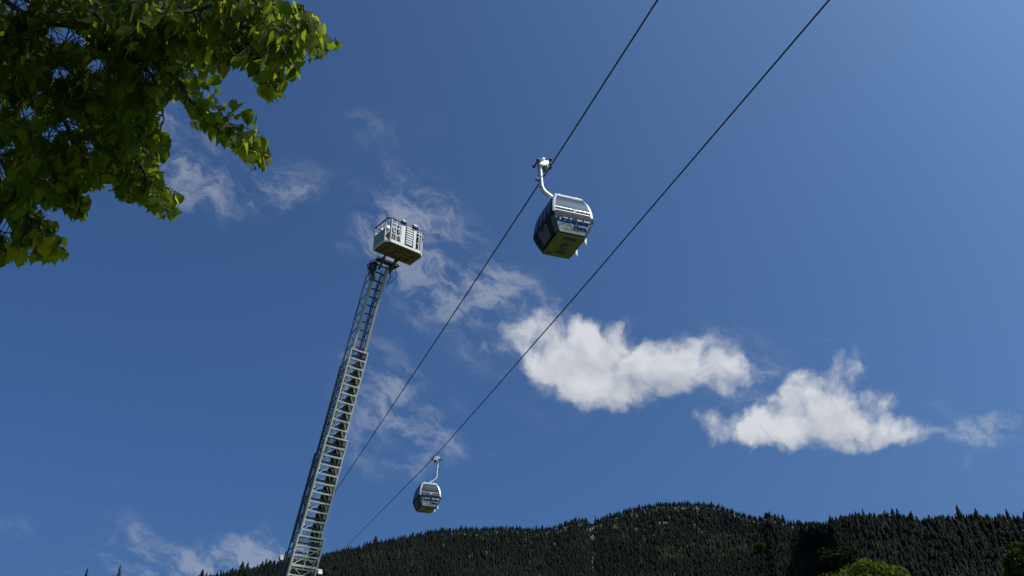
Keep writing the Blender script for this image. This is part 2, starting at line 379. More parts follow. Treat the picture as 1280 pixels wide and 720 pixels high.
for k in range(8):
    pv, pf = protos[k]; s = np.where(kind == k)[0]
    c, s_ = np.cos(yaw[s])[:, None], np.sin(yaw[s])[:, None]; H = hh[s][:, None]; Wd = (hh[s]*wd[s])[:, None]
    X = (pv[:, 0]*c - pv[:, 1]*s_)*Wd; Y = (pv[:, 0]*s_ + pv[:, 1]*c)*Wd; Z = pv[:, 2]*H
    P = np.stack([X, Y, Z], -1) + (TP[s] - np.array([0, 0, .8]))[:, None, :]
    Vs.append(P.reshape(-1, 3)); m_ = len(pv)
    Fs.append((pf[None] + (np.arange(len(s))*m_)[:, None, None] + off).reshape(-1, 3)); off += len(s)*m_
    Ts.append(np.repeat(tone[s], m_))
fo = bpy.data.objects.new('conifer_forest', np_mesh('conifer_forest', np.concatenate(Vs), np.concatenate(Fs), [M_spruce], attr=np.concatenate(Ts)))
COL.objects.link(fo); tag(fo, 'dark dense spruce forest covering the whole mountainside', 'forest', kind='stuff')
# the spruces that stand out along the skyline, each a tree of its own
sk = []
for i in range(6):
    v, f = conifer_arrays(300+i, 7, 10, rad=0.15+0.012*i)
    sk.append(np_mesh('skyline_spruce', v, f, [M_spruce], attr=np.full(len(v), .25+.08*i)))
NS = 290
for i in range(NS):
    x = 262 + (1290-262)*(i + random.uniform(-.35, .35))/NS
    if 733 < x < 739: x += 8
    a = azel(x, 650)[0]; p = terrain(np.array([a]), np.array([random.uniform(.985, 1.0)]))[0]
    o = bpy.data.objects.new('spruce_tree', sk[i % 6]); COL.objects.link(o)
    big = random.random() < (.10 if x < 1110 else .2)
    h = random.gauss(21, 2.5) if big else random.uniform(9, 17)
    if x > 1120: h *= 1.05 if big else .95
    o.location = (p[0], p[1], p[2]-.8); o.scale = (h*random.uniform(.95, 1.9),)*2 + (h,); o.rotation_euler = (R(random.uniform(-2, 2)), R(random.uniform(-2, 2)), random.uniform(0, 6.28))
    tag(o, 'dark pointed spruce standing on the skyline of the forested mountain', 'tree', 'spruces along the mountain skyline')

# ------------------------------------------------------------------ nearer trees in front of the mountain
M_brightleaf = tone_mat('bright_broad_leaves', [(0, (0.025, 0.036, 0.005)), (1, (0.085, 0.115, 0.015))], .6, (.35, (1.6, 1.6, .7)))
M_oliveleaf = tone_mat('olive_broad_leaves', [(0, (0.012, 0.014, 0.004)), (1, (0.035, 0.038, 0.01))], .7, (.2, (1.2, 1.2, .7)))
M_midleaf = tone_mat('olive_green_leaves', [(0, (0.02, 0.026, 0.006)), (1, (0.065, 0.072, 0.014))], .7, (.25, (1.3, 1.3, .7)))
def broad_tree(x, ytop, d, half_px, ratio, mat, label, nleaf, leaf, seed, ncl=42):
    g_ = np.random.default_rng(seed); top = at(x, ytop, d); rad = half_px*d/FPX; hgt = rad*ratio
    base = Vector((top.x, top.y, 0)); t = empty('broadleaf_tree', base); tag(t, label, 'tree')
    cz = top.z - hgt*0.9
    # clumps over the crown ellipsoid
    d_ = g_.normal(size=(ncl, 3)); d_ /= np.linalg.norm(d_, axis=1)[:, None]; d_[:, 2] = np.where(d_[:, 2] > 0, d_[:, 2], d_[:, 2]*1.6/ratio)
    cl = d_*np.array([rad, rad, hgt])*g_.uniform(.45, .82, (ncl, 1)); cr = rad*g_.uniform(.18, .34, ncl)
    w = g_.integers(0, ncl, nleaf); u = g_.normal(size=(nleaf, 3)); u /= np.linalg.norm(u, axis=1)[:, None]
    c = cl[w] + u*(cr[w]*g_.uniform(.55, 1.1, nleaf))[:, None]*np.array([1, 1, .8])
    c[:, 2] += cz
    a = g_.normal(size=(nleaf, 3)); a /= np.linalg.norm(a, axis=1)[:, None]
    b = np.cross(a, g_.normal(size=(nleaf, 3))); b /= np.linalg.norm(b, axis=1)[:, None]; sz = leaf*g_.uniform(.6, 1.3, (nleaf, 1))
    Vv = np.stack([c-a*sz, c+b*sz*.6, c+a*sz, c-b*sz*.6], 1).reshape(-1, 3)
    Ff = np.arange(nleaf*4).reshape(-1, 4)
    o = bpy.data.objects.new('crown', np_mesh('crown', Vv, Ff, [mat], attr=np.repeat(g_.beta(2, 2, nleaf), 4))); COL.objects.link(o); o.parent = t; o['kind'] = 'stuff'
    mb = MB(); mb.tube([(0, 0, -.2), (0.1, 0, cz*.5), (0, .1, cz)], [.35, .26, .16], 9)
    for k in range(10):
        e = Vector(cl[k]); e.z += cz; mb.tube([(0, 0, cz*(.45+.05*k)), e*0.5 + Vector((0, 0, cz*.42)), e], [.14, .08, .03], 5, False)
    mb.build('trunk', M_bark, t)
broad_tree(1078, 710, 78, 66, .5, M_brightleaf, 'bright green broadleaf tree top at the bottom edge in front of the dark mountain', 22000, .16, 1)
broad_tree(1040, 676, 120, 34, 1.5, M_oliveleaf, 'dark olive broadleaf crown behind the bright green tree top', 9000, .26, 2)
broad_tree(1280, 658, 95, 44, 1.4, M_midleaf, 'olive green broadleaf crown cut by the right edge of the view', 12000, .2, 3)
# one light green tree up on the slope
_a, _e = azel(952, 694); _rr = 1.0
qq = np.linspace(.5, 1, 400); pts = terrain(np.full(400, _a), qq); els = np.arctan2(pts[:, 2]-1.6, np.hypot(pts[:, 0], pts[:, 1])); k = int(np.argmin(abs(els-_e)))
tg = empty('broadleaf_tree', Vector(pts[k])+Vector((0, 0, -1))); tag(tg, 'small light green tree alone among the dark spruces of the mountainside', 'tree')
g_ = np.random.default_rng(5); nl = 1500; u = g_.normal(size=(nl, 3)); u /= np.linalg.norm(u, axis=1)[:, None]
c = u*np.array([13, 13, 9])*g_.uniform(.6, 1.05, (nl, 1)) + np.array([0, 0, 22]); a = g_.normal(size=(nl, 3)); b = np.cross(a, g_.normal(size=(nl, 3))); b /= np.linalg.norm(b, axis=1)[:, None]; a /= np.linalg.norm(a, axis=1)[:, None]
o = bpy.data.objects.new('crown', np_mesh('crown', np.stack([c-a, c+b, c+a, c-b], 1).reshape(-1, 3), np.arange(nl*4).reshape(-1, 4), [M_midleaf], attr=np.repeat(g_.uniform(.6, 1, nl), 4))); COL.objects.link(o); o.parent = tg
MB().tube([(0, 0, 0), (.3, 0, 10), (0, .2, 20)], [.6, .45, .25], 7).build('trunk', M_bark, tg)

def near_conifer(x, ytop, d, label, seed):
    g_ = random.Random(seed); top = at(x, ytop, d); H = top.z; t = empty('spruce_tree', (top.x, top.y, 0)); tag(t, label, 'tree', None)
    mb = MB(); mb.tube([(0, 0, -.2), (0, 0, H*.5), (0, 0, H*.985), (0, 0, H)], [.3, .18, .03, .005], 7); mb.build('trunk', M_bark, t)
    cr = MB(); z = H-.12
    while z > H*.25:
        f = H - z; rl = min(3.2, .04 + f*.25)
        for k in range(7):
            a = g_.uniform(0, 6.28); l = rl*g_.uniform(.55, 1.15); dr = -0.15*l if f > 2 else .35*l
            e = Vector((l*math.cos(a), l*math.sin(a), z+dr)); s = Vector((-math.sin(a), math.cos(a), 0)); o = Vector((0, 0, z))
            # a bough: a ridge of hanging needle fans
            for q in range(4):
                p = o.lerp(e, .25+.25*q); w = .03+.17*(1-abs(q-1.5)/2)*min(l, 1.6)
                cr.add([p-s*w+Vector((0, 0, -.12*w)), p+s*w+Vector((0, 0, -.12*w)), o.lerp(e, min(1, .5+.25*q+.08)) , o.lerp(e, .25*q)], [(0, 2, 3), (3, 2, 1)])
                cr.add([p, p+s*w*.5+Vector((0, 0, -w*1.2)), p-s*w*.5+Vector((0, 0, -w*1.1))], [(0, 1, 2)])
        z -= .11 if f < 6 else .3
    o = cr.build('crown', M_spruce, t); o['kind'] = 'stuff'
    return t
near_conifer(110, 709, 105, 'tip of a nearer spruce at the bottom edge, leftmost of two', 1)
near_conifer(151, 706, 95, 'tip of a nearer spruce at the bottom edge, right one of two, slightly taller', 2)

# ------------------------------------------------------------------ cableway
ALPHA = R(19.9); ropedir = ray(201, 946).normalized()
J1 = at(688, 208, 40.0); J2 = at(540.5, 573.7, 77.5)
SAG1 = [(-80, 25.1), (-10, 24.94), (0, 24.94), (17, 25.2), (52, 25.95), (59, 26.14), (330, 32.6)]
SAG2 = [(-80, 25.45), (-56, 25.22), (-34, 25.06), (-15, 25.12), (0, 25.26), (31.4, 26.55), (43.7, 27.06), (330, 38.8)]
rdir = Vector((-math.sin(ALPHA), math.cos(ALPHA), 0))
for J, sag, lab in ((J1, SAG1, 'dark haul cable on the left, carrying the nearer gondola with the white lettered panel'), (J2, SAG2, 'dark haul cable on the right, carrying the farther gondola low over the forest')):
    ss = [-80 + 410*i/120 for i in range(121)]; ss = sorted(ss + [0.0])
    pz = lambda q_: float(np.mean(np.interp([q_-2, q_, q_+2], [a for a, _ in sag], [b for _, b in sag]))) - sag[[a for a, _ in sag].index(0)][1]
    o = MB().tube([rdir*q_ + Vector((0, 0, pz(q_)-pz(0))) for q_ in ss], 0.036, 8).build('cable', M_rope, None, J); tag(o, lab, 'cable', 'haul cables of the gondola lift')

# cabin cross-section: half width, half length by height
PROF = [(0.0, .70, .93), (.06, .745, .97), (.55, .96, 1.13), (.74, 1.0, 1.165), (.92, 1.01, 1.17), (1.2, .995, 1.145), (1.5, .95, 1.085), (1.75, .885, .995), (1.95, .80, .885), (2.08, .73, .79), (2.13, .70, .75)]
def prof(z):
    zs = [p[0] for p in PROF]; return np.interp(z, zs, [p[1] for p in PROF]), np.interp(z, zs, [p[2] for p in PROF])
RC = .17
def face_pt(side, t, z, off=0.0):
    w, l = prof(z); w += off; l += off; iw, il = w-RC, l-RC
    if side == 0: return Vector((t*iw, -l, z))       # near end
    if side == 1: return Vector((w, t*il, z))
    if side == 2: return Vector((-t*iw, l, z))
    return Vector((-w, -t*il, z))
def corner_pt(k, a, z, off=0.0):                       # corner after side k
    w, l = prof(z); w += off; l += off; c = [(w-RC, -(l-RC)), (w-RC, l-RC), (-(w-RC), l-RC), (-(w-RC), -(l-RC))][k]
    th = -math.pi/2 + k*math.pi/2 + a*math.pi/2
    return Vector((c[0]+RC*math.cos(th), c[1]+RC*math.sin(th), z))
def band(mb, z0, z1, off0, off1, nz=4, sides=(0, 1, 2, 3), corners=(0, 1, 2, 3), t0=-1, t1=1, smooth=True):
    zf = lambda v: z0+(z1-z0)*v
    for s in sides:
        mb.slab(lambda u, v: face_pt(s, t0+(t1-t0)*u, zf(v), off1), 3, nz, lambda u, v: face_pt(s, t0+(t1-t0)*u, zf(v), off0), smooth)
    for k in corners:
        mb.slab(lambda u, v: corner_pt(k, u, zf(v), off1), 4, nz, lambda u, v: corner_pt(k, u, zf(v), off0), smooth)
    return mb
def text_mesh(body, size, mat, bold=0.0, ext=0.004):
    cu_ = bpy.data.curves.new('lettering', 'FONT'); cu_.body = body; cu_.size = size; cu_.offset = bold; cu_.extrude = ext; cu_.align_x = 'CENTER'; cu_.resolution_u = 3
    o = bpy.data.objects.new('tmp', cu_); COL.objects.link(o); dg = bpy.context.evaluated_depsgraph_get()
    me = bpy.data.meshes.new_from_object(o.evaluated_get(dg)); bpy.data.objects.remove(o); bpy.data.curves.remove(cu_)
    me.name = 'lettering'; me.materials.clear(); me.materials.append(mat); return me

def gondola(name, J, hang, rack, label, rz):
    """hang: -1 arm on the left of the rope, +1 on the right; rack: side of the ski racks"""
    root = empty(name, J, rz); tag(root, label, 'gondola', 'gondolas hanging from the cables')
    # --- grip on the rope
    gm = MB()
    gm.bar((hang*.62, 0, .02), (hang*.05, 0, .10), .34, .15, (0, 1, 0))
    gm.bar((hang*.60, -.28, .06), (hang*.42, .30, .17), .16, .10)
    gm.box((hang*.46, 0, -.04), (.30, .36, .22)); gm.tube([(hang*.40, -.20, .22), (hang*.40, .24, .22)], .055, 10)
    gp = gm.build('grip', M_silver, root, bevel=.012)
    jm = MB(); jm.box((0, 0, -.055), (.12, .30, .10)); jm.box((hang*.02, 0, .065), (.15, .26, .07)); jm.box((hang*.10, .16, .1), (.10, .10, .28)); jm.box((hang*.1, -.2, .12), (.09, .08, .2)); jm.box((hang*.28, .05, -.14), (.16, .2, .30))
    jm.build('jaw', M_darkst, gp, bevel=.01)
    wm = MB()
    for y in (-.24, .26): MB().tube([(hang*.78, y, .0), (hang*.68, y, .0)], .085, 14).build('guide_roller', M_black, gp)
    wm.box((hang*.72, 0, -.03), (.07, .56, .07)); wm.build('roller_bracket', M_darkst, gp); MB().tube([(hang*.12, -.26, .2), (hang*.02, -.26, .2)], .06, 12).build('guide_roller', M_black, gp)
    # --- arm
    cx = .52 if hang < 0 else -.33
    zt = -2.12 if hang < 0 else -2.46
    zk = zt + .78; arm = [(hang*.52, 0, .0), (hang*.50, 0, zk*.5), (hang*.47, 0, zk+.12), (hang*.42, 0, zk-.06), (hang*.30, 0, zk-.22), (hang*.06+cx*.3, 0, zk-.46), (cx*.8, 0, zt+.10), (cx, 0, zt+.02)]
    ar = MB().tube(arm, [.085, .09, .092, .09, .085, .08, .075, .07], 12).build('hanger_arm', M_silver, root)
    dm = MB(); dm.tube([(hang*.60, .02, -.05), (hang*.585, .02, -1.0), (hang*.47, .02, -1.33), (hang*.25, .02, -1.58), (cx*.7+hang*.1, .02, zt+.1)], .022, 6)
    dm.box((hang*.66, 0, -.92), (.16, .14, .12)); dm.box((hang*.50, 0, -1.28), (.10, .16, .10)); dm.tube([(hang*.54, .04, -1.3), (hang*.40, .04, -1.6), (hang*.12, .04, -1.8)], .014, 5)
    dm.build('cable_bracket', M_darkst, ar)
    # --- cabin, hung so its roof centre meets the arm
    cab = empty('cabin', (cx, 0, zt-2.2)); cab.parent = root
    for k in range(4):
        pm = MB(); band(pm, .74, 2.12, -.05, .004, 14, sides=(), corners=(k,)); pl = pm.build('pillar', M_cabdark, cab)
        ua, ub_ = (.38, .86) if k in (0, 2) else (.40, .80)
        if k in (1, 3): ua, ub_ = .5, .98
        else: ua, ub_ = .02, .5
        pm = MB(); pm.slab(lambda u, v: corner_pt(k, ua+(ub_-ua)*u, .93+1.18*v, .022), 3, 14, lambda u, v: corner_pt(k, ua+(ub_-ua)*u, .93+1.18*v, .0)); pm.build('pillar_trim', M_silver, pl)
    rm = MB()
    for s in range(4): rm.slab(lambda u, v: face_pt(s, -1+2*u, 2.07+.06*v, .012), 3, 2, lambda u, v: face_pt(s, -1+2*u, 2.07+.06*v, -.04))
    w0, l0 = prof(2.13); rm.box((0, 0, 2.155), (w0*2-.02, l0*2-.02, .05)); rm.box((0, 0, 2.20), (w0*1.5, l0*1.5, .05)); rm.box((0, 0, 2.235), (.5, .36, .06))
    for s in (-1, 1): rm.bar((s*.42, -.70, 2.25), (s*.42, .70, 2.25), .06, .06); rm.bar((-.66, s*(l0-.01), 2.165), (.66, s*(l0-.01), 2.165), .07, .05)
    rm.build('roof', M_silver, cab, bevel=.008)
    for s in (0, 2):
        wm_ = MB(); wm_.slab(lambda u, v: face_pt(s, -1+2*u, .92+1.14*v, .0), 6, 14, lambda u, v: face_pt(s, -1+2*u, .92+1.14*v, -.025))
        wi = wm_.build('end_window', M_glass, cab)
        fm = MB()
        for z, t_ in ((1.20, .022), (1.03, .016)): fm.slab(lambda u, v: face_pt(s, -1+2*u, z+t_*v, .014), 3, 1, lambda u, v: face_pt(s, -1+2*u, z+t_*v, .002))
        fm.build('window_bar', M_silver, wi)
    for s in (1, 3):
        for t0, t1 in ((-1, -.52), (-.47, -.012), (.012, .47), (.52, 1)):
            dr = abs((t0+t1)/2) < .4; z0 = .30 if dr else .92
            wm_ = MB(); wm_.slab(lambda u, v: face_pt(s, t0+(t1-t0)*u, .92+1.12*v, -.005), 3, 12, lambda u, v: face_pt(s, t0+(t1-t0)*u, .92+1.12*v, -.03))
            wm_.build('side_window', M_glassd, cab)
        fm = MB()
        for t in (-.5, -.495, 0, .495):
            fm.slab(lambda u, v: face_pt(s, t-.018+.036*u, .78+1.28*v, .012), 1, 12, lambda u, v: face_pt(s, t-.018+.036*u, .78+1.28*v, -.04))
        fm.build('door_frame', M_cabdark, cab)
        for t0, t1 in ((-.49, -.01), (.01, .49)):
            d_ = MB(); d_.slab(lambda u, v: face_pt(s, t0+(t1-t0)*u, .10+.62*v, .006), 3, 4, lambda u, v: face_pt(s, t0+(t1-t0)*u, .10+.62*v, -.03))
            dd = d_.build('door', M_cabgrey, cab)
            h = MB(); tt = (t0+t1)/2 + (.15 if t0 < 0 else -.15); pz = face_pt(s, tt, .62, .02); h.box(pz, (.03, .14, .04)); h.build('door_handle', M_cabdark, dd)
        for t0, t1 in ((-1, -.51), (.51, 1)):
            p_ = MB(); p_.slab(lambda u, v: face_pt(s, t0+(t1-t0)*u, .07+.66*v, .0), 3, 4, lambda u, v: face_pt(s, t0+(t1-t0)*u, .07+.66*v, -.03)); p_.build('side_panel', M_cabdark, cab)
    bm_ = MB(); band(bm_, .735, .925, -.05, .02, 3); bm_.build('belt', M_cabdark, cab)
    for k in range(4):
        lm = MB(); band(lm, .05, .74, -.05, .0, 4, sides=(), corners=(k,)); lm.build('lower_corner', M_cabgrey, cab)
    for s in (0, 2):
        p_ = MB(); p_.slab(lambda u, v: face_pt(s, (-1+2*u)*1.0, .07+.66*v, .008), 6, 6, lambda u, v: face_pt(s, -1+2*u, .07+.66*v, -.04), False)
        pn = p_.build('end_panel', M_white, cab)
        # lettering lies on the sloping panel
        fl = 1 if s == 0 else -1
        def on(x, z, up=.016):
            w_, l_ = prof(z); y = -(l_+up); return Vector((x*fl, y*fl, z))
        lo_, hi_ = prof(.15), prof(.7); nrm = Vector((0, -1, -(1.165-.97)/.68)).normalized(); up_ = Vector((0, -(1.13-.97)/.49, 1)).normalized()
        def frame(x, z):
            X = Vector((1, 0, 0)); Z = X.cross(up_).normalized(); w_, l_ = prof(z); o_ = Vector((x, -(l_+.016), z))
            M = Matrix((X, up_, Z)).transposed().to_4x4(); M.translation = o_
            return (Matrix.Rotation(math.pi, 4, 'Z') @ M) if s == 2 else M
        t1_ = inst('lettering', TXT1, pn, M=frame(0.0, .475)); t2_ = inst('lettering', TXT2, pn, M=frame(.36, .245))
        lg = MB(); pts = [(-.72, .27), (-.50, .40), (-.42, .385), (-.25, .505), (-.02, .30), (.10, .245), (.62, .205)]
        for a, b in zip(pts, pts[1:]): lg.bar(on(*a), on(*b), .012, .05, nrm)
        lg.build('mountain_emblem', M_blue, pn)
        rd = MB()
        for k in range(1): rd.tube([on(-.24, .335, .012), on(-.24, .335, .028)], .055, 12)
        for a, b in zip([(-.42, .22), (-.20, .18), (.02, .205)], [(-.20, .18), (.02, .205), (.34, .165)]): rd.bar(on(*a), on(*b), .012, .04, nrm)
        rd.build('red_emblem', M_red, pn)
        nm = inst('number', TXT3, pn); w_, l_ = prof(1.14); M = Matrix.Rotation(math.pi/2, 4, 'X'); M.translation = Vector((.08, -(l_+.03), 1.09)); nm.matrix_basis = M if s == 0 else Matrix.Rotation(math.pi, 4, 'Z') @ M
    fm = MB(); w0, l0 = prof(.03)
    fm.box((0, 0, .0), (w0*2-.12, l0*2-.1, .10)); fm.build('floor_pan', M_floor, cab, bevel=.02)
    um = MB()
    um.box((.0, 0, -.075), (.26, .42, .05)); um.box((.05, .5, -.07), (.5, .14, .04)); um.box((.02, -.62, -.07), (.6, .10, .04)); um.box((-.42, .7, -.07), (.2, .12, .04)); um.tube([(.1, -.2, -.08), (.1, .5, -.08)], .03, 6)
    um.build('underfloor_fitting', M_darkst, cab, bevel=.006)
    se = MB()
    for s in (-1, 1): se.box((0, s*.78, .48), (1.35, .40, .06)); se.box((0, s*.96, .72), (1.35, .05, .42))
    se.build('seat', M_seat, cab)
    rk = MB()
    for y in (-.38, .62):
        rk.box((rack*.90, y, .22), (.11, .10, .30)); rk.box((rack*.87, y, .33), (.14, .05, .05)); rk.box((rack*.94, y+.06, .15), (.10, .05, .20))
    ro = rk.build('ski_rack', M_white, cab, bevel=.01)
    return root
TXT1 = text_mesh('Kitzbüheler', .34, M_blue2, .021); TXT2 = text_mesh('Horn', .275, M_blue2, .023); TXT3 = text_mesh('28', .16, M_white, .004)
gondola('gondola', J1, -1, 1, 'nearer gondola with a white blue-lettered end panel, hanging from the left cable', ALPHA)
gondola('gondola', J2, 1, 1, 'smaller farther gondola with shaded end panel, hanging low under the right cable', ALPHA)

# ------------------------------------------------------------------ rescue ladder
PHI = R(40); hv = Vector((math.sin(PHI), -math.cos(PHI), 0)); wv_ = Vector((math.cos(PHI), math.sin(PHI), 0))
DT = 35.6; Tp = at(481.5, 330, DT); rb = ray(379.5, 708)
# walk back from the tip until it passes the lower point's azimuth
q0 = Tp - EYE; kk = (q0.x - q0.y*rb.x/rb.y)/(hv.x - hv.y*rb.x/rb.y); Bp = Tp - hv*kk; Bp.z = EYE.z + (q0.y - hv.y*kk)*rb.z/rb.y
Aax = (Tp-Bp).normalized(); nv = Aax.cross(wv_).normalized()
if nv.dot(hv) > 0: nv = -nv
xax = Aax.cross(nv)*-1
xax = nv.cross(Aax)
LEN = (Tp.z - 2.3)/Aax.z; base = Tp - Aax*LEN
MW = Matrix((xax, nv, Aax)).transposed().to_4x4(); MW.translation = base
lad = empty('rescue_ladder', M=MW); tag(lad, 'tall grey telescopic rescue ladder leaning skyward with a white basket at its tip', 'ladder')
sgn = 1 if xax.dot(wv_) > 0 else -1     # +1: local x is the photo's right
print('LADDER', Tp[:], Bp[:], Aax[:], LEN, sgn)
#        top s, bottom s, width, n offset of rung plane, side height, chord size
SEC = [(0.0, 8.2, .58, .27, .56, .10), (3.75, 11.6, .75, .18, .58, .085), (7.35, 15.2, .92, .09, .62, .09), (11.2, LEN-.2, 1.10, .0, .68, .10)]
for i, (s0, s1, wd_, no, sh_, ch) in enumerate(SEC):
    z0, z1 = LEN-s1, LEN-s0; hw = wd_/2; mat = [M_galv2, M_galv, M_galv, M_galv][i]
    m = MB()
    for s in (-1, 1):
        m.box((s*(hw-(.0 if i else .02)), no, (z0+z1)/2), (.05 if i else .11, ch, z1-z0))
        m.box((s*(hw), no+ch*.45, (z0+z1)/2), (.065, .02, z1-z0))
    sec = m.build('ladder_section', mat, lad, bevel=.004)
    sp = .362; nr = int((z1-z0)/sp)
    rm = MB(); rm.box((0, 0, 0), (wd_-.06, .05, .055)); rme = rm.mesh('rung', M_rubber)
    tm_ = MB(); tm_.box((0, 0, 0), (wd_-.05, .03, .05)); tme = tm_.mesh('cross_tie', mat)
    bme = None
    for k in range(nr+1):
        z = z1-.03-k*sp
        if z < z0: break
        inst('rung', rme, sec, (0, no+(.035 if i else .0), z+(.10 if i else 0)) if z+.1 < z1 else (0, no+.035, z-.04))
        if i: inst('cross_tie', tme, sec, (0, no-.03, z))
    # flat cross braces under the rungs
    if i == 3:
        bm1 = MB(); bm1.bar((-hw+.03, 0, 0), (0, 0, sp), .016, .045, (0, 1, 0)); b1 = bm1.mesh('cross_brace', mat)
        bm2 = MB(); bm2.bar((hw-.03, 0, 0), (0, 0, sp), .016, .045, (0, 1, 0)); b2 = bm2.mesh('cross_brace', mat)
        bm3 = MB(); bm3.bar((-hw+.03, 0, sp), (0, 0, 0), .016, .045, (0, 1, 0)); b3 = bm3.mesh('cross_brace', mat)
        bm4 = MB(); bm4.bar((hw-.03, 0, sp), (0, 0, 0), .016, .045, (0, 1, 0)); b4 = bm4.mesh('cross_brace', mat)
        for k in range(1, nr):
            z = z1-.03-(k+1)*sp
            if k % 2 == 1: inst('cross_brace', b3, sec, (0, no-.02, z)); inst('cross_brace', b4, sec, (0, no-.02, z))
            else: inst('cross_brace', b1, sec, (0, no-.02, z)); inst('cross_brace', b2, sec, (0, no-.02, z))
        pb = MB(); pb.bar((0, no-.03, z1-.03-2*sp+.2), (0, no-.03, z1-.03-3.4*sp), .03, .02); pb.bar((-hw+.04, no-.045, z1-.03-3*sp), (hw-.04, no-.045, z1-.03-3*sp), .04, .075, (0, 0, 1)); pb.build('stiffener', M_galv, sec)
    elif i in (1, 2):
        bmd = MB(); bmd.bar((-sgn*(hw-.04), 0, 0), (sgn*.02*i, 0, sp*.9), .014, .036, (0, 1, 0)); bmd.bar((sgn*(hw-.04), 0, 0), (sgn*(hw-.26), 0, sp*.97), .014, .036, (0, 1, 0)); bd = bmd.mesh('cross_brace', mat)
        for k in range(1, nr, 2 if i == 2 else 1):
            inst('cross_brace', bd, sec, (0, no-.02, z1-.03-(k+1)*sp))
    # side trusses: handrail + lattice, starting a little below the section's head
    sm = MB(); top = z1-(.45 if i else .25)
    for s in (-1, 1):
        x = s*(hw-.005)
        sm.bar((x, no+sh_, z0), (x, no+sh_, top-.35), .045, .05, (0, 1, 0))
        sm.bar((x, no+sh_, top-.35), (x, no, top+.05), .035, .035, (0, 1, 0))
        st = .724; z = top-.35; kq = 0
        while z-st > z0:
            sm.bar((x, no, z), (x, no+sh_, z-st/2), .03, .028, (1, 0, 0)); sm.bar((x, no+sh_, z-st/2), (x, no, z-st), .03, .028, (1, 0, 0))
            if i: sm.bar((x, no+.1, z), (x, no+.1, z-st), .012, .13, (0, 1, 0)); sm.bar((x, no, z-st/2), (x, no+sh_, z-st/2), .024, .022, (1, 0, 0)); sm.bar((x, no+sh_*.5, z), (x, no+sh_*.5, z-st), .02, .03, (1, 0, 0))
            z -= st
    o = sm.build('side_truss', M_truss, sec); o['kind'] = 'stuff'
    # hoses, extension cables and sheaves running inside
    hm = MB()
    if i == 0: hm.tube([(sgn*.08, no+.1, z0), (sgn*.10, no+.12, z1-1.2), (sgn*.16, no+.2, z1-.2)], .018, 6); hm.tube([(sgn*.2, no+.2, z0), (sgn*.2, no+.2, z1-.4)], .02, 6)
    if i >= 1:
        hm.tube([(sgn*(hw-.13), no+.14, z0), (sgn*(hw-.13), no+.14, z1-.25)], .045, 8); hm.tube([(sgn*(hw-.22), no+.22, z0), (sgn*(hw-.22), no+.22, z1-.5)], .02, 6)
        hm.box((sgn*(hw-.17), no+.16, (z0+z1)/2-.3), (.05+.16*(i > 0), .03, z1-z0-1.0)); hm.box((sgn*(hw-.16), no+.13, z1-.25), (.18, .12, .3)); hm.box((-sgn*(hw-.09), no+.1, z1-.2), (.08, .1, .34)); hm.tube([(-sgn*(hw-.1), no+.16, z0), (-sgn*(hw-.1), no+.16, z1-.2)], .018, 6)
        for k in range(0, int((z1-z0)/.72)): hm.box((sgn*(hw-.14), no+.12, z1-.5-k*.724), (.20, .10, .10))
    hm.build('hose_run', M_darkst, sec)
    if i == 3:
        for side, zz, nn in ((-1, z1-1.05, .80), (1, z1-1.25, -.02)):
            x = side*sgn*(hw+(.06 if side < 0 else .14))
            l_ = MB(); l_.box((x, nn, zz), (.16, .10, .17)); l_.bar((x, nn, zz-.08), (side*sgn*hw, min(nn, .6), zz-.35), .03, .03); lo = l_.build('work_lamp', M_black, sec, bevel=.01)
            w_ = MB(); w_.box((x+.01, nn-.05, zz+.03), (.17, .05, .16), Matrix.Rotation(R(-40), 3, 'X')); w_.box((x, nn-.02, zz+.10), (.16, .12, .04)); w_.build('lamp_glass', M_lamp, lo, bevel=.01)
        sd = MB(); sd.bar((-sgn*(hw+.04), .3, z0+.3), (-sgn*(hw+.04), .3, z1-1.1), .03, .16, (0, 1, 0)); sd.bar((-sgn*(hw+.24), .45, z1-1.05), (-sgn*(hw+.1), .3, z1-2.4), .02, .02); sd.build('side_rail', M_darkst, sec)
# turntable under the lowest section
tm = MB(); Mi = MW.inverted()
def wl(p): return Mi @ Vector(p)
bz = base.copy()
tm.tube([wl((bz.x, bz.y, 0.0)), wl((bz.x, bz.y, 1.1))], 1.1, 24)
for s in (-1, 1): tm.bar(wl(bz + wv_*s*.62 + Vector((0, 0, -1.2))), wl(bz + wv_*s*.62 + Aax*1.2), .08, .5)
tm.build('turntable', M_darkst, lad)

# basket
BW, BD, BH = 1.80, 1.0, 1.12
fc = at(489.8, 322.8, 35.5)          # middle of the floor's rear lower edge
MBk = Matrix((wv_, -hv, Vector((0, 0, 1)))).transposed().to_4x4(); MBk.translation = fc + hv*(BD/2)
bk = empty('basket'); bk.parent = lad; bk.matrix_basis = MW.inverted() @ MBk
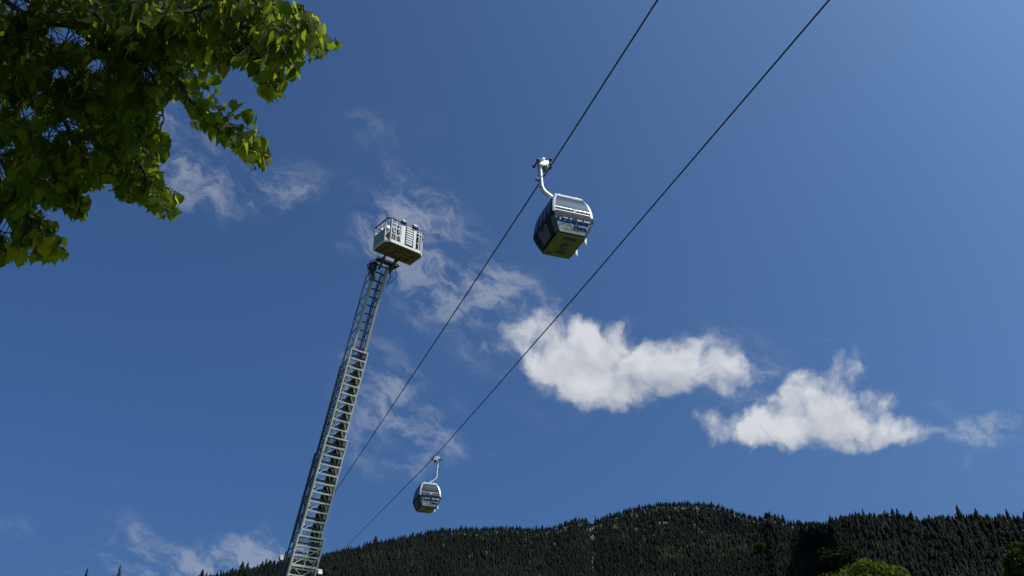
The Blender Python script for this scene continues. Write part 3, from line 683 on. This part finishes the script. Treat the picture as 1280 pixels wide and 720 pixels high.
# local: x right (photo), -y front (outer), z up
X0, X1, Y0, Y1 = -BW/2, BW/2, -BD/2, BD/2
f = MB(); cc = .17
poly = [(X0, Y1), (X0, Y0+cc), (X0+cc, Y0), (X1-cc, Y0), (X1, Y0+cc), (X1, Y1)]
f.add([(x, y, 0) for x, y in poly] + [(x, y, .10) for x, y in poly], [tuple(range(6)), tuple(reversed(range(6, 12)))] + [(i, i+6, (i+1) % 6+6, (i+1) % 6) for i in range(6)])
f.build('floor', M_under, bk)
e = MB()
for a, b in zip(poly, poly[1:]): e.bar((*a, .075), (*b, .075), .05, .11)
e.build('floor_edge', M_bwhite, bk, bevel=.006)
ub = MB(); ub.box((.05, .05, -.03), (.5, .3, .06)); ub.box((-.52, 0, -.03), (.22, .7, .05)); ub.bar((-.75, -.3, -.02), (.75, -.3, -.02), .05, .05); ub.bar((-.75, .3, -.02), (.75, .3, -.02), .06, .06); ub.box((.62, .1, -.03), (.16, .5, .06)); ub.build('underfloor_beam', M_under, bk, bevel=.005)
rf = MB(); rf.box((.60, .33, -.065), (.12, .10, .02)); rf.build('tail_reflector', M_red, bk)
def post(x, y, h=BH, r=.03, z0=.1): return MB().tube([(x, y, z0), (x, y, h)], r, 8)
for x, y in ((X0, Y0+cc), (X0+cc, Y0), (-.50, Y0), (-.28, Y0), (X1-cc, Y0), (X1, Y0+cc), (.62, Y0)):
    post(x, y).build('post', M_bwhite, bk)
for x, y in ((X0, Y1), (X1, Y1)): post(x, y).build('post', M_galv2, bk)
tr_ = MB(); tr_.tube([(X0, Y1, BH), (X0, Y0+cc, BH+.01), (X0+.05, Y0+.06, BH+.04), (X0+cc, Y0, BH+.05), (-.45, Y0, BH+.05), (-.25, Y0, BH)], .03, 8); tr_.tube([(-.25, Y0, BH), (.45, Y0, BH)], .026, 8)
tr_.tube([(.45, Y0, BH), (.55, Y0, BH+.04), (X1-cc, Y0, BH+.04), (X1, Y0+cc, BH), (X1, Y1, BH)], .03, 8); tr_.tube([(X0, Y1, BH), (X1, Y1, BH)], .026, 8); tr_.build('top_rail', M_black, bk)
mr_ = MB()
for z in (.45, .78): mr_.tube([(X0+cc, Y0, z), (-.25, Y0, z)], .014, 6); mr_.tube([(.5, Y0, z), (X1-cc, Y0, z), (X1, Y0+cc, z), (X1, Y1, z)], .014, 6)
mr_.tube([(X0, Y1, .93), (X0, Y0+cc, .93)], .014, 6); mr_.tube([(X0+.0, -.02, .74), (X0, -.02, BH)], .014, 6); mr_.tube([(X0+.0, .25, .74), (X0, -.02, BH)], .014, 6)
mr_.build('middle_rail', M_silver, bk)
p = MB(); p.box((-.155, Y0-.005, .60), (.19, .035, 1.0)); p.build('front_panel', M_bwhite, bk, bevel=.012)
p = MB(); p.box((.41, Y0-.005, .60), (.13, .045, 1.02)); p.build('front_panel', M_bwhite, bk, bevel=.012)
gt = MB(); gt.box((-.035, Y0, .6), (.025, .04, 1.02)); gt.build('gate_seal', M_black, bk)
gt = MB(); gt.box((.155, Y0+.02, .6), (.33, .015, .98)); gate = gt.build('gate', M_cabdark, bk)
slm = MB(); slm.box((0, 0, 0), (.31, .035, .066)); sme = slm.mesh('slat', M_bwhite)
for k in range(8): inst('slat', sme, gate, (.155, Y0-.006, .26+.113*k))
p = MB(); p.box((X0+.012, .08, .41), (.03, .82, .66)); p.build('side_panel', M_bask, bk, bevel=.008)
p = MB(); p.box((X1-.012, .08, .35), (.03, .82, .5)); p.build('side_panel', M_bask, bk, bevel=.008)
p = MB(); p.box((0, Y1-.012, .5), (BW-.06, .03, .8)); p.build('rear_panel', M_cream, bk, bevel=.008)
p = MB(); p.box((-.38, .05, .55), (.30, .22, .62)); p.box((-.36, -.08, .9), (.16, .12, .2)); p.build('equipment_box', M_cream, bk, bevel=.02)
p = MB(); p.box((-.62, .2, .82), (.28, .22, .24)); p.box((.66, -.05, .55), (.18, .18, .55)); p.tube([(.78, -.2, .2), (.66, -.3, .55), (.74, -.2, .95)], .03, 6); p.tube([(-.5, -.3, .2), (-.55, -.32, .7), (-.35, -.25, 1.0)], .025, 6); p.box((-.05, .0, .75), (.3, .2, .3)); p.build('control_console', M_darkst, bk, bevel=.01)
for x in (-.17, .40):
    l_ = MB(); l_.box((x, Y0-.02, BH+.045), (.24, .16, .08)); lo = l_.build('searchlight', M_black, bk, bevel=.015)
    w_ = MB(); w_.box((x-.03, Y0-.02, BH+.125), (.19, .13, .08)); w_.build('lamp_housing', M_bwhite, lo, bevel=.02)
hs_ = random.Random(9)
for k in range(7):
    x = [-.70, -.62, -.44, -.34, .56, .66, .80][k]
    MB().tube([(x, Y0+.06, .12), (x+hs_.uniform(-.05, .05), Y0+.10, .5), (x+hs_.uniform(-.06, .06), Y0+.07, .8), (x+hs_.uniform(-.05, .05), Y0+.06, 1.08)], .02+.012*(k % 2), 6).build('hose', M_darkst, bk)
for c_, z_ in (((-.40, Y0+.12, .38), (.14, .14, .3)), ((.60, Y0+.12, .80), (.16, .12, .26)), ((.78, Y0+.14, .34), (.14, .14, .36))): MB().box(c_, z_).build('gear_box', M_darkst, bk, bevel=.01)
for c_, z_ in (((-.66, .0, .95), (.12, .3, .14)), ((-.72, .25, .9), (.10, .12, .22))): MB().box(c_, z_).build('lamp_box', M_silver, bk, bevel=.01)
for z in (.14, .95):
    for a_, b_ in ((-.75, -.27), (.5, .74)): MB().bar((a_, Y0-.012, z), (b_, Y0-.012, z), .03, .035).build('frame_bar', M_bwhite, bk)
# joint between ladder head and basket
j = MB(); tipw = MBk.inverted() @ Tp
j.bar((tipw.x-.42, tipw.y-.05, tipw.z+.16), (tipw.x+.62, tipw.y-.05, tipw.z+.16), .06, .08); j.build('cradle_bar', M_silver, bk, bevel=.01)
j = MB()
j.bar((tipw.x-.42, tipw.y+.02, tipw.z+.07), (tipw.x+.50, tipw.y+.02, tipw.z+.07), .08, .12)
for s in (-.26, .26): j.bar((tipw.x+s, tipw.y+.05, tipw.z-.35), (tipw.x+s, Y1-.05, -.02), .07, .09); j.bar((tipw.x+s, tipw.y, tipw.z), (tipw.x+s*1.3, Y1-.45, -.03), .06, .07)
j.add([(tipw.x+.22, tipw.y+.02, tipw.z+.02), (tipw.x+.68, tipw.y-.1, tipw.z+.12), (tipw.x+.24, tipw.y+.02, tipw.z-.28), (tipw.x+.22, tipw.y+.08, tipw.z+.02), (tipw.x+.68, tipw.y-.04, tipw.z+.12), (tipw.x+.24, tipw.y+.08, tipw.z-.28)], [(0, 1, 2), (3, 5, 4), (0, 3, 4, 1), (1, 4, 5, 2), (2, 5, 3, 0)])
j.build('cradle', M_darkst, bk)
h = MB(); rr = random.Random(4)
for k in range(9):
    a = Vector((tipw.x-.36+rr.uniform(-.08, .05), tipw.y+.15+rr.uniform(-.1, .2), tipw.z+rr.uniform(-.05, .15)))
    h.tube([a, a+Vector((-.16-rr.uniform(0, .12), rr.uniform(-.05, .2), -.18)), a+Vector((-.12, .1, -.45-rr.uniform(0, .2))), a+Vector((.08, .2, -.75))], .022, 5)
h.tube([(tipw.x+.5, tipw.y, tipw.z), (tipw.x+.62, tipw.y+.02, tipw.z-.35), (tipw.x+.4, tipw.y+.1, tipw.z-.7), (tipw.x+.22, tipw.y+.2, tipw.z-.95)], .014, 5)
h.tube([(tipw.x+.3, tipw.y+.1, tipw.z-.1), (tipw.x+.38, tipw.y+.1, tipw.z-.5), (tipw.x+.26, tipw.y+.2, tipw.z-.8)], .02, 5)
for k in range(5): h.box((tipw.x-.42+rr.uniform(-.06, .1), tipw.y+.2+rr.uniform(-.1, .1), tipw.z-.1-k*.1), (.10, .12, .08))
h.build('hose_bundle', M_darkst, bk)

# ------------------------------------------------------------------ foreground lime tree
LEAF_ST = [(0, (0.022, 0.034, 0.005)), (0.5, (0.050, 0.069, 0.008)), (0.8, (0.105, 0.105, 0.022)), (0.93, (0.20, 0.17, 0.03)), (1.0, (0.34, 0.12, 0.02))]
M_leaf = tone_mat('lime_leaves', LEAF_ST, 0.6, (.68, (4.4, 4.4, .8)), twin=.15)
M_leaf.node_tree.nodes['Principled BSDF'].inputs['Specular IOR Level'].default_value = 0.15
trunk_base = Vector((-6.2, 2.4, 0))
tree = empty('lime_tree', trunk_base); tag(tree, 'overhanging leafy green branches of a broadleaf tree filling the upper left corner', 'tree')
def leaf_arrays(seed):
    g_ = random.Random(seed); out = [(.0, .0), (.30, -.05), (.47, .16), (.50, .38), (.40, .60), (.22, .80), (.07, .93)]
    w = g_.uniform(.74, .92); fold = g_.uniform(.10, .42); curl = g_.uniform(.05, .3); tw = g_.uniform(-.25, .25)
    V = []; mid = [.0, .10, .25, .42, .62, .80, .93]
    for y in mid + [1.12]: V.append((0, y, -curl*y*y))
    for sd_ in (-1, 1):
        for (x, y) in out[1:]:
            x = x*w
            j = g_.uniform(-.02, .02); V.append((sd_*x*w+j, y+j, abs(x)*fold - curl*y*y + tw*x*sd_*y + g_.uniform(-.025, .025)))
    F = []
    for k, o in enumerate((8, 14)):
        prev = 0
        for i in range(6):
            m0, m1 = i, i+1
            if i == 0: t = [(0, o, 1)]
            else: t = [(i, o+i-1, o+i), (i, o+i, i+1)]
            F += [x if k == 0 else x[::-1] for x in t]
        t = (6, o+5, 7); F.append(t if k == 0 else t[::-1])
    # petiole: a thin strip back to the twig
    n_ = len(V); V += [(-.012, 0, 0), (.012, 0, 0), (.0, -.38, .10)]; F.append((n_, n_+1, n_+2))
    return np.array(V), np.array(F)
LP = [leaf_arrays(50+i) for i in range(7)]
# main boughs: photograph points with depth
BR = [
 ([(-330, -160, 6.0), (-60, -50, 5.2), (150, 0, 4.7), (300, 32, 4.3), (372, 55, 4.0), (412, 62, 3.9)], .030),
 ([(-60, -50, 5.2), (100, 30, 4.8), (200, 62, 4.5), (238, 125, 4.3), (290, 165, 4.2), (326, 196, 4.1)], .022),
 ([(-330, -60, 6.2), (-60, -20, 5.6), (10, 16, 5.3), (80, 80, 5.1), (150, 150, 4.8), (180, 215, 4.6), (210, 258, 4.5)], .026),
 ([(-60, -20, 5.6), (60, 120, 5.3), (95, 190, 5.0), (98, 250, 4.8)], .018),
 ([(-330, 60, 6.4), (-60, 150, 5.8), (0, 200, 5.3), (30, 262, 5.0), (62, 308, 4.8)], .022),
 ([(-60, 150, 5.8), (-20, 250, 5.2), (8, 315, 4.9)], .012),
 ([(-60, -50, 5.2), (40, 22, 4.9), (130, 40, 4.8), (190, 95, 4.6), (205, 150, 4.5)], .016),
 ([(150, 0, 4.7), (230, 15, 4.3), (290, 0, 4.2), (380, 12, 4.1)], .010),
 ([(292, 30, 4.3), (320, 70, 4.15), (336, 108, 4.1)], .008),
]
twm = MB(); leaves = []          # (pos, dir, normal, size, tone)
def smooth_path(pts, n=6):
    P = [at(*p) for p in pts]; out = []
    for i in range(len(P)-1):
        a = P[max(i-1, 0)]; b = P[i]; c = P[i+1]; d = P[min(i+2, len(P)-1)]
        for k in range(n):
            t = k/n; out.append(.5*((2*b)+(c-a)*t+(2*a-5*b+4*c-d)*t*t+(3*b-a-3*c+d)*t**3))
    out.append(P[-1]); return out
rt = random.Random(11)
POLY = [(-800, -900), (260, -900), (300, -60), (345, -20), (346, 4), (374, 6), (386, 24), (404, 26), (408, 44), (428, 56), (416, 70), (394, 76), (378, 76), (374, 92), (364, 104), (356, 98), (353, 120), (344, 132), (330, 124), (318, 102), (302, 88), (288, 84), (280, 96), (274, 112),
        (298, 130), (326, 160), (343, 198), (326, 218), (296, 196), (262, 172), (240, 158), (228, 128), (212, 125), (196, 138), (192, 158), (214, 176), (208, 198), (196, 214), (226, 248), (222, 276), (200, 274), (172, 254),
        (148, 250), (128, 240), (104, 240), (112, 268), (98, 280), (72, 262), (58, 268), (70, 284), (94, 298), (88, 308), (84, 326), (52, 328), (22, 332), (2, 334), (-60, 345), (-800, 380)]
def inside(x, y):
    c = False; j_ = len(POLY)-1
    for i in range(len(POLY)):
        xi, yi = POLY[i]; xj, yj = POLY[j_]
        if (yi > y) != (yj > y) and x < (xj-xi)*(y-yi)/(yj-yi)+xi: c = not c
        j_ = i
    return c
GAPS = [(75, 45, 16, 9), (20, 5, 16, 9), (100, 52, 7, 6), (78, 92, 12, 6), (122, 82, 8, 5), (85, 158, 10, 6), (62, 168, 7, 6), (188, 93, 7, 7), (110, 185, 5, 5), (35, 142, 7, 5), (7, 285, 4, 8), (135, 235, 4, 4), (0, 210, 4, 14)]
def put_leaf(p, outdir, size, tone, force=False):
    down = Vector((0, 0, -1)); d = (outdir*rt.uniform(.3, .75) + down*rt.uniform(.6, 1.4) + Vector((rt.gauss(0, .3), rt.gauss(0, .3), rt.gauss(0, .2)))).normalized()
    c = p + d*size*.9; x, y, dp = to_px(c)
    x2, y2, _ = to_px(p + d*size*1.45)
    if dp > .2 and not force:
        if -100 < x < 700 and -100 < y < 700 and not (inside(x, y) and inside((x+x2)/2, (y+y2)/2)): return False
        for gx, gy, grx, gry in GAPS:
            if ((x-gx)/(grx+5))**2 + ((y-gy)/(gry+5))**2 < 1: return False
    nr = Vector((rt.gauss(0, .75), rt.gauss(-.25, .75), rt.gauss(.55, .5))); nr = nr - d*nr.dot(d)
    if nr.length < .1: nr = Vector((1, 0, 0))
    leaves.append((p + d*size*.38, d, nr.normalized(), size, tone, (x, y, dp))); return True
def twig(p, d, l, tone0, force=False, sz=1.0):
    n = max(3, int(l/.042)); pts = [p.copy()]; q = p.copy(); dd = d.normalized(); side = 1; kept = 0; last = 0
    for k in range(n):
        dd = (dd + Vector((rt.gauss(0, .10), rt.gauss(0, .10), rt.gauss(0, .08)-.06))).normalized(); q = q + dd*(l/n); pts.append(q.copy())
        s = dd.cross(Vector((0, 0, 1))); s = s.normalized() if s.length > .05 else Vector((1, 0, 0))
        side = -side
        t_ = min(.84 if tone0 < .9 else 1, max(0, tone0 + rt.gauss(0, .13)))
        if put_leaf(q, (dd*.6 + s*side*.8).normalized(), sz*rt.uniform(.056, .092)*(1 if k < n-1 else .85), t_, force): kept += 1; last = k+2
    pts = pts[:last]
    for i_, p_ in enumerate(pts):
        if i_ > 1:
            x_, y_, d_ = to_px(p_)
            if d_ > .2 and -50 < x_ < 700 and -50 < y_ < 500 and not inside(x_, y_): pts = pts[:i_]; last = i_; break
    if kept >= max(1, n*.35) and last > 2: twm.tube(pts, [.0045-.003*i/len(pts) for i in range(len(pts))], 4, False)
def orange(x, y): return abs(x-240) < 14 and abs(y-108) < 18
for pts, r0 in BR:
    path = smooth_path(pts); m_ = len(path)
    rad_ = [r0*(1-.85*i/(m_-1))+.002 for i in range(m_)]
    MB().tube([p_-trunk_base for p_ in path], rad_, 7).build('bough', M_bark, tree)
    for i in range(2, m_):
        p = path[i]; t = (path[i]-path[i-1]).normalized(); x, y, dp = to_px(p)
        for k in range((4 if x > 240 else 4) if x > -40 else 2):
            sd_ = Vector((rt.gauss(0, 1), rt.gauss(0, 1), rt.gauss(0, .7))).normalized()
            tone0 = .45 + (.12 if x > 230 else 0)  # right-hand sprays toned lighter: their sunlit look is put into the colour
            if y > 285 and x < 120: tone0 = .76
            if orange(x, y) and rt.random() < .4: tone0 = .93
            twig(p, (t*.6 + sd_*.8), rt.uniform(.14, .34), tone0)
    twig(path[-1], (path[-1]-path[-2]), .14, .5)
# dense inner foliage, and the part of the crown above and left of the view
cnt = 0
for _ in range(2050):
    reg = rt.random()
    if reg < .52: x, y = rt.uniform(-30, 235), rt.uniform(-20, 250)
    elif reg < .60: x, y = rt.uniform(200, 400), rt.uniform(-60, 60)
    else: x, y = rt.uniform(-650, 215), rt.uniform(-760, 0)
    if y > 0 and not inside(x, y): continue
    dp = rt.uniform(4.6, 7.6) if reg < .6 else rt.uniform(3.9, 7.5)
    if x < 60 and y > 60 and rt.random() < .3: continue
    p = at(x, y, dp); twig(p, Vector((rt.gauss(0.3, .7), rt.gauss(0, .7), rt.gauss(-.1, .4))), rt.uniform(.2, .45), .26 if dp > 5 else .40)  # deeper leaves toned darker: the crown's inner shade is put into their colour
# trunk and limbs out of view to the left
tk = MB(); tk.tube([(0, 0, -.2), (.05, 0, .3), (.1, .05, 2.5), (.3, .1, 4.5), (.6, .3, 7.0), (.9, .5, 9.5)], [.42, .30, .25, .21, .14, .04], 14)
for pts, r0 in BR:
    if pts[0][0] < -200:
        e_ = at(*pts[0])-trunk_base; tk.tube([(.15, .05, 3.0), e_*.5+Vector((0, 0, 1.5)), e_], [.11, .07, r0*1.1], 9)
tk.build('trunk', M_bark, tree)
o = twm.build('twigs', M_bark, tree, Vector((0, 0, 0))-trunk_base); o['kind'] = 'stuff'
print('LEAVES', len(leaves), 'in frame', sum(1 for l in leaves if 0 < l[5][0] < 1280 and 0 < l[5][1] < 720))
# the 300 leaves that show largest get objects; the rest is one mass
def rank(l):
    x, y, dp = l[5]
    if not (0 < x < 1280 and 0 < y < 720): return -1
    vis = abs(l[2].dot((l[0]-EYE).normalized()))
    return l[3]/dp*(.35+vis)*(1.25 if (x > 190 or y > 200) else 1)
order = sorted(range(len(leaves)), key=lambda i: -rank(leaves[i]))
def lmat(l):
    p, d, nr, s, t_, _ = l; X = d.cross(nr).normalized()
    M = Matrix((X*s, d*s, nr*s)).transposed().to_4x4(); M.translation = p - trunk_base; return M
LM = {}
for n_, i in enumerate(order[:300]):
    l = leaves[i]; k = n_ % 7; tq = round(l[4]*8)/8
    if (k, tq) not in LM: v, f_ = LP[k]; LM[(k, tq)] = np_mesh('leaf', v, f_, [M_leaf], attr=np.full(len(v), tq))
    inst('leaf', LM[(k, tq)], tree, M=lmat(l))
Vs, Fs, Ts = [], [], []; off = 0
for n_, i in enumerate(order[300:]):
    l = leaves[i]; v, f_ = LP[n_ % 7]; M = np.array(lmat(l))
    Vs.append(v @ M[:3, :3].T + M[:3, 3]); Fs.append(f_+off); off += len(v); Ts.append(np.full(len(v), l[4]))
o = bpy.data.objects.new('foliage', np_mesh('foliage', np.concatenate(Vs), np.concatenate(Fs), [M_leaf], attr=np.concatenate(Ts))); COL.objects.link(o); o.parent = tree; o['kind'] = 'stuff'
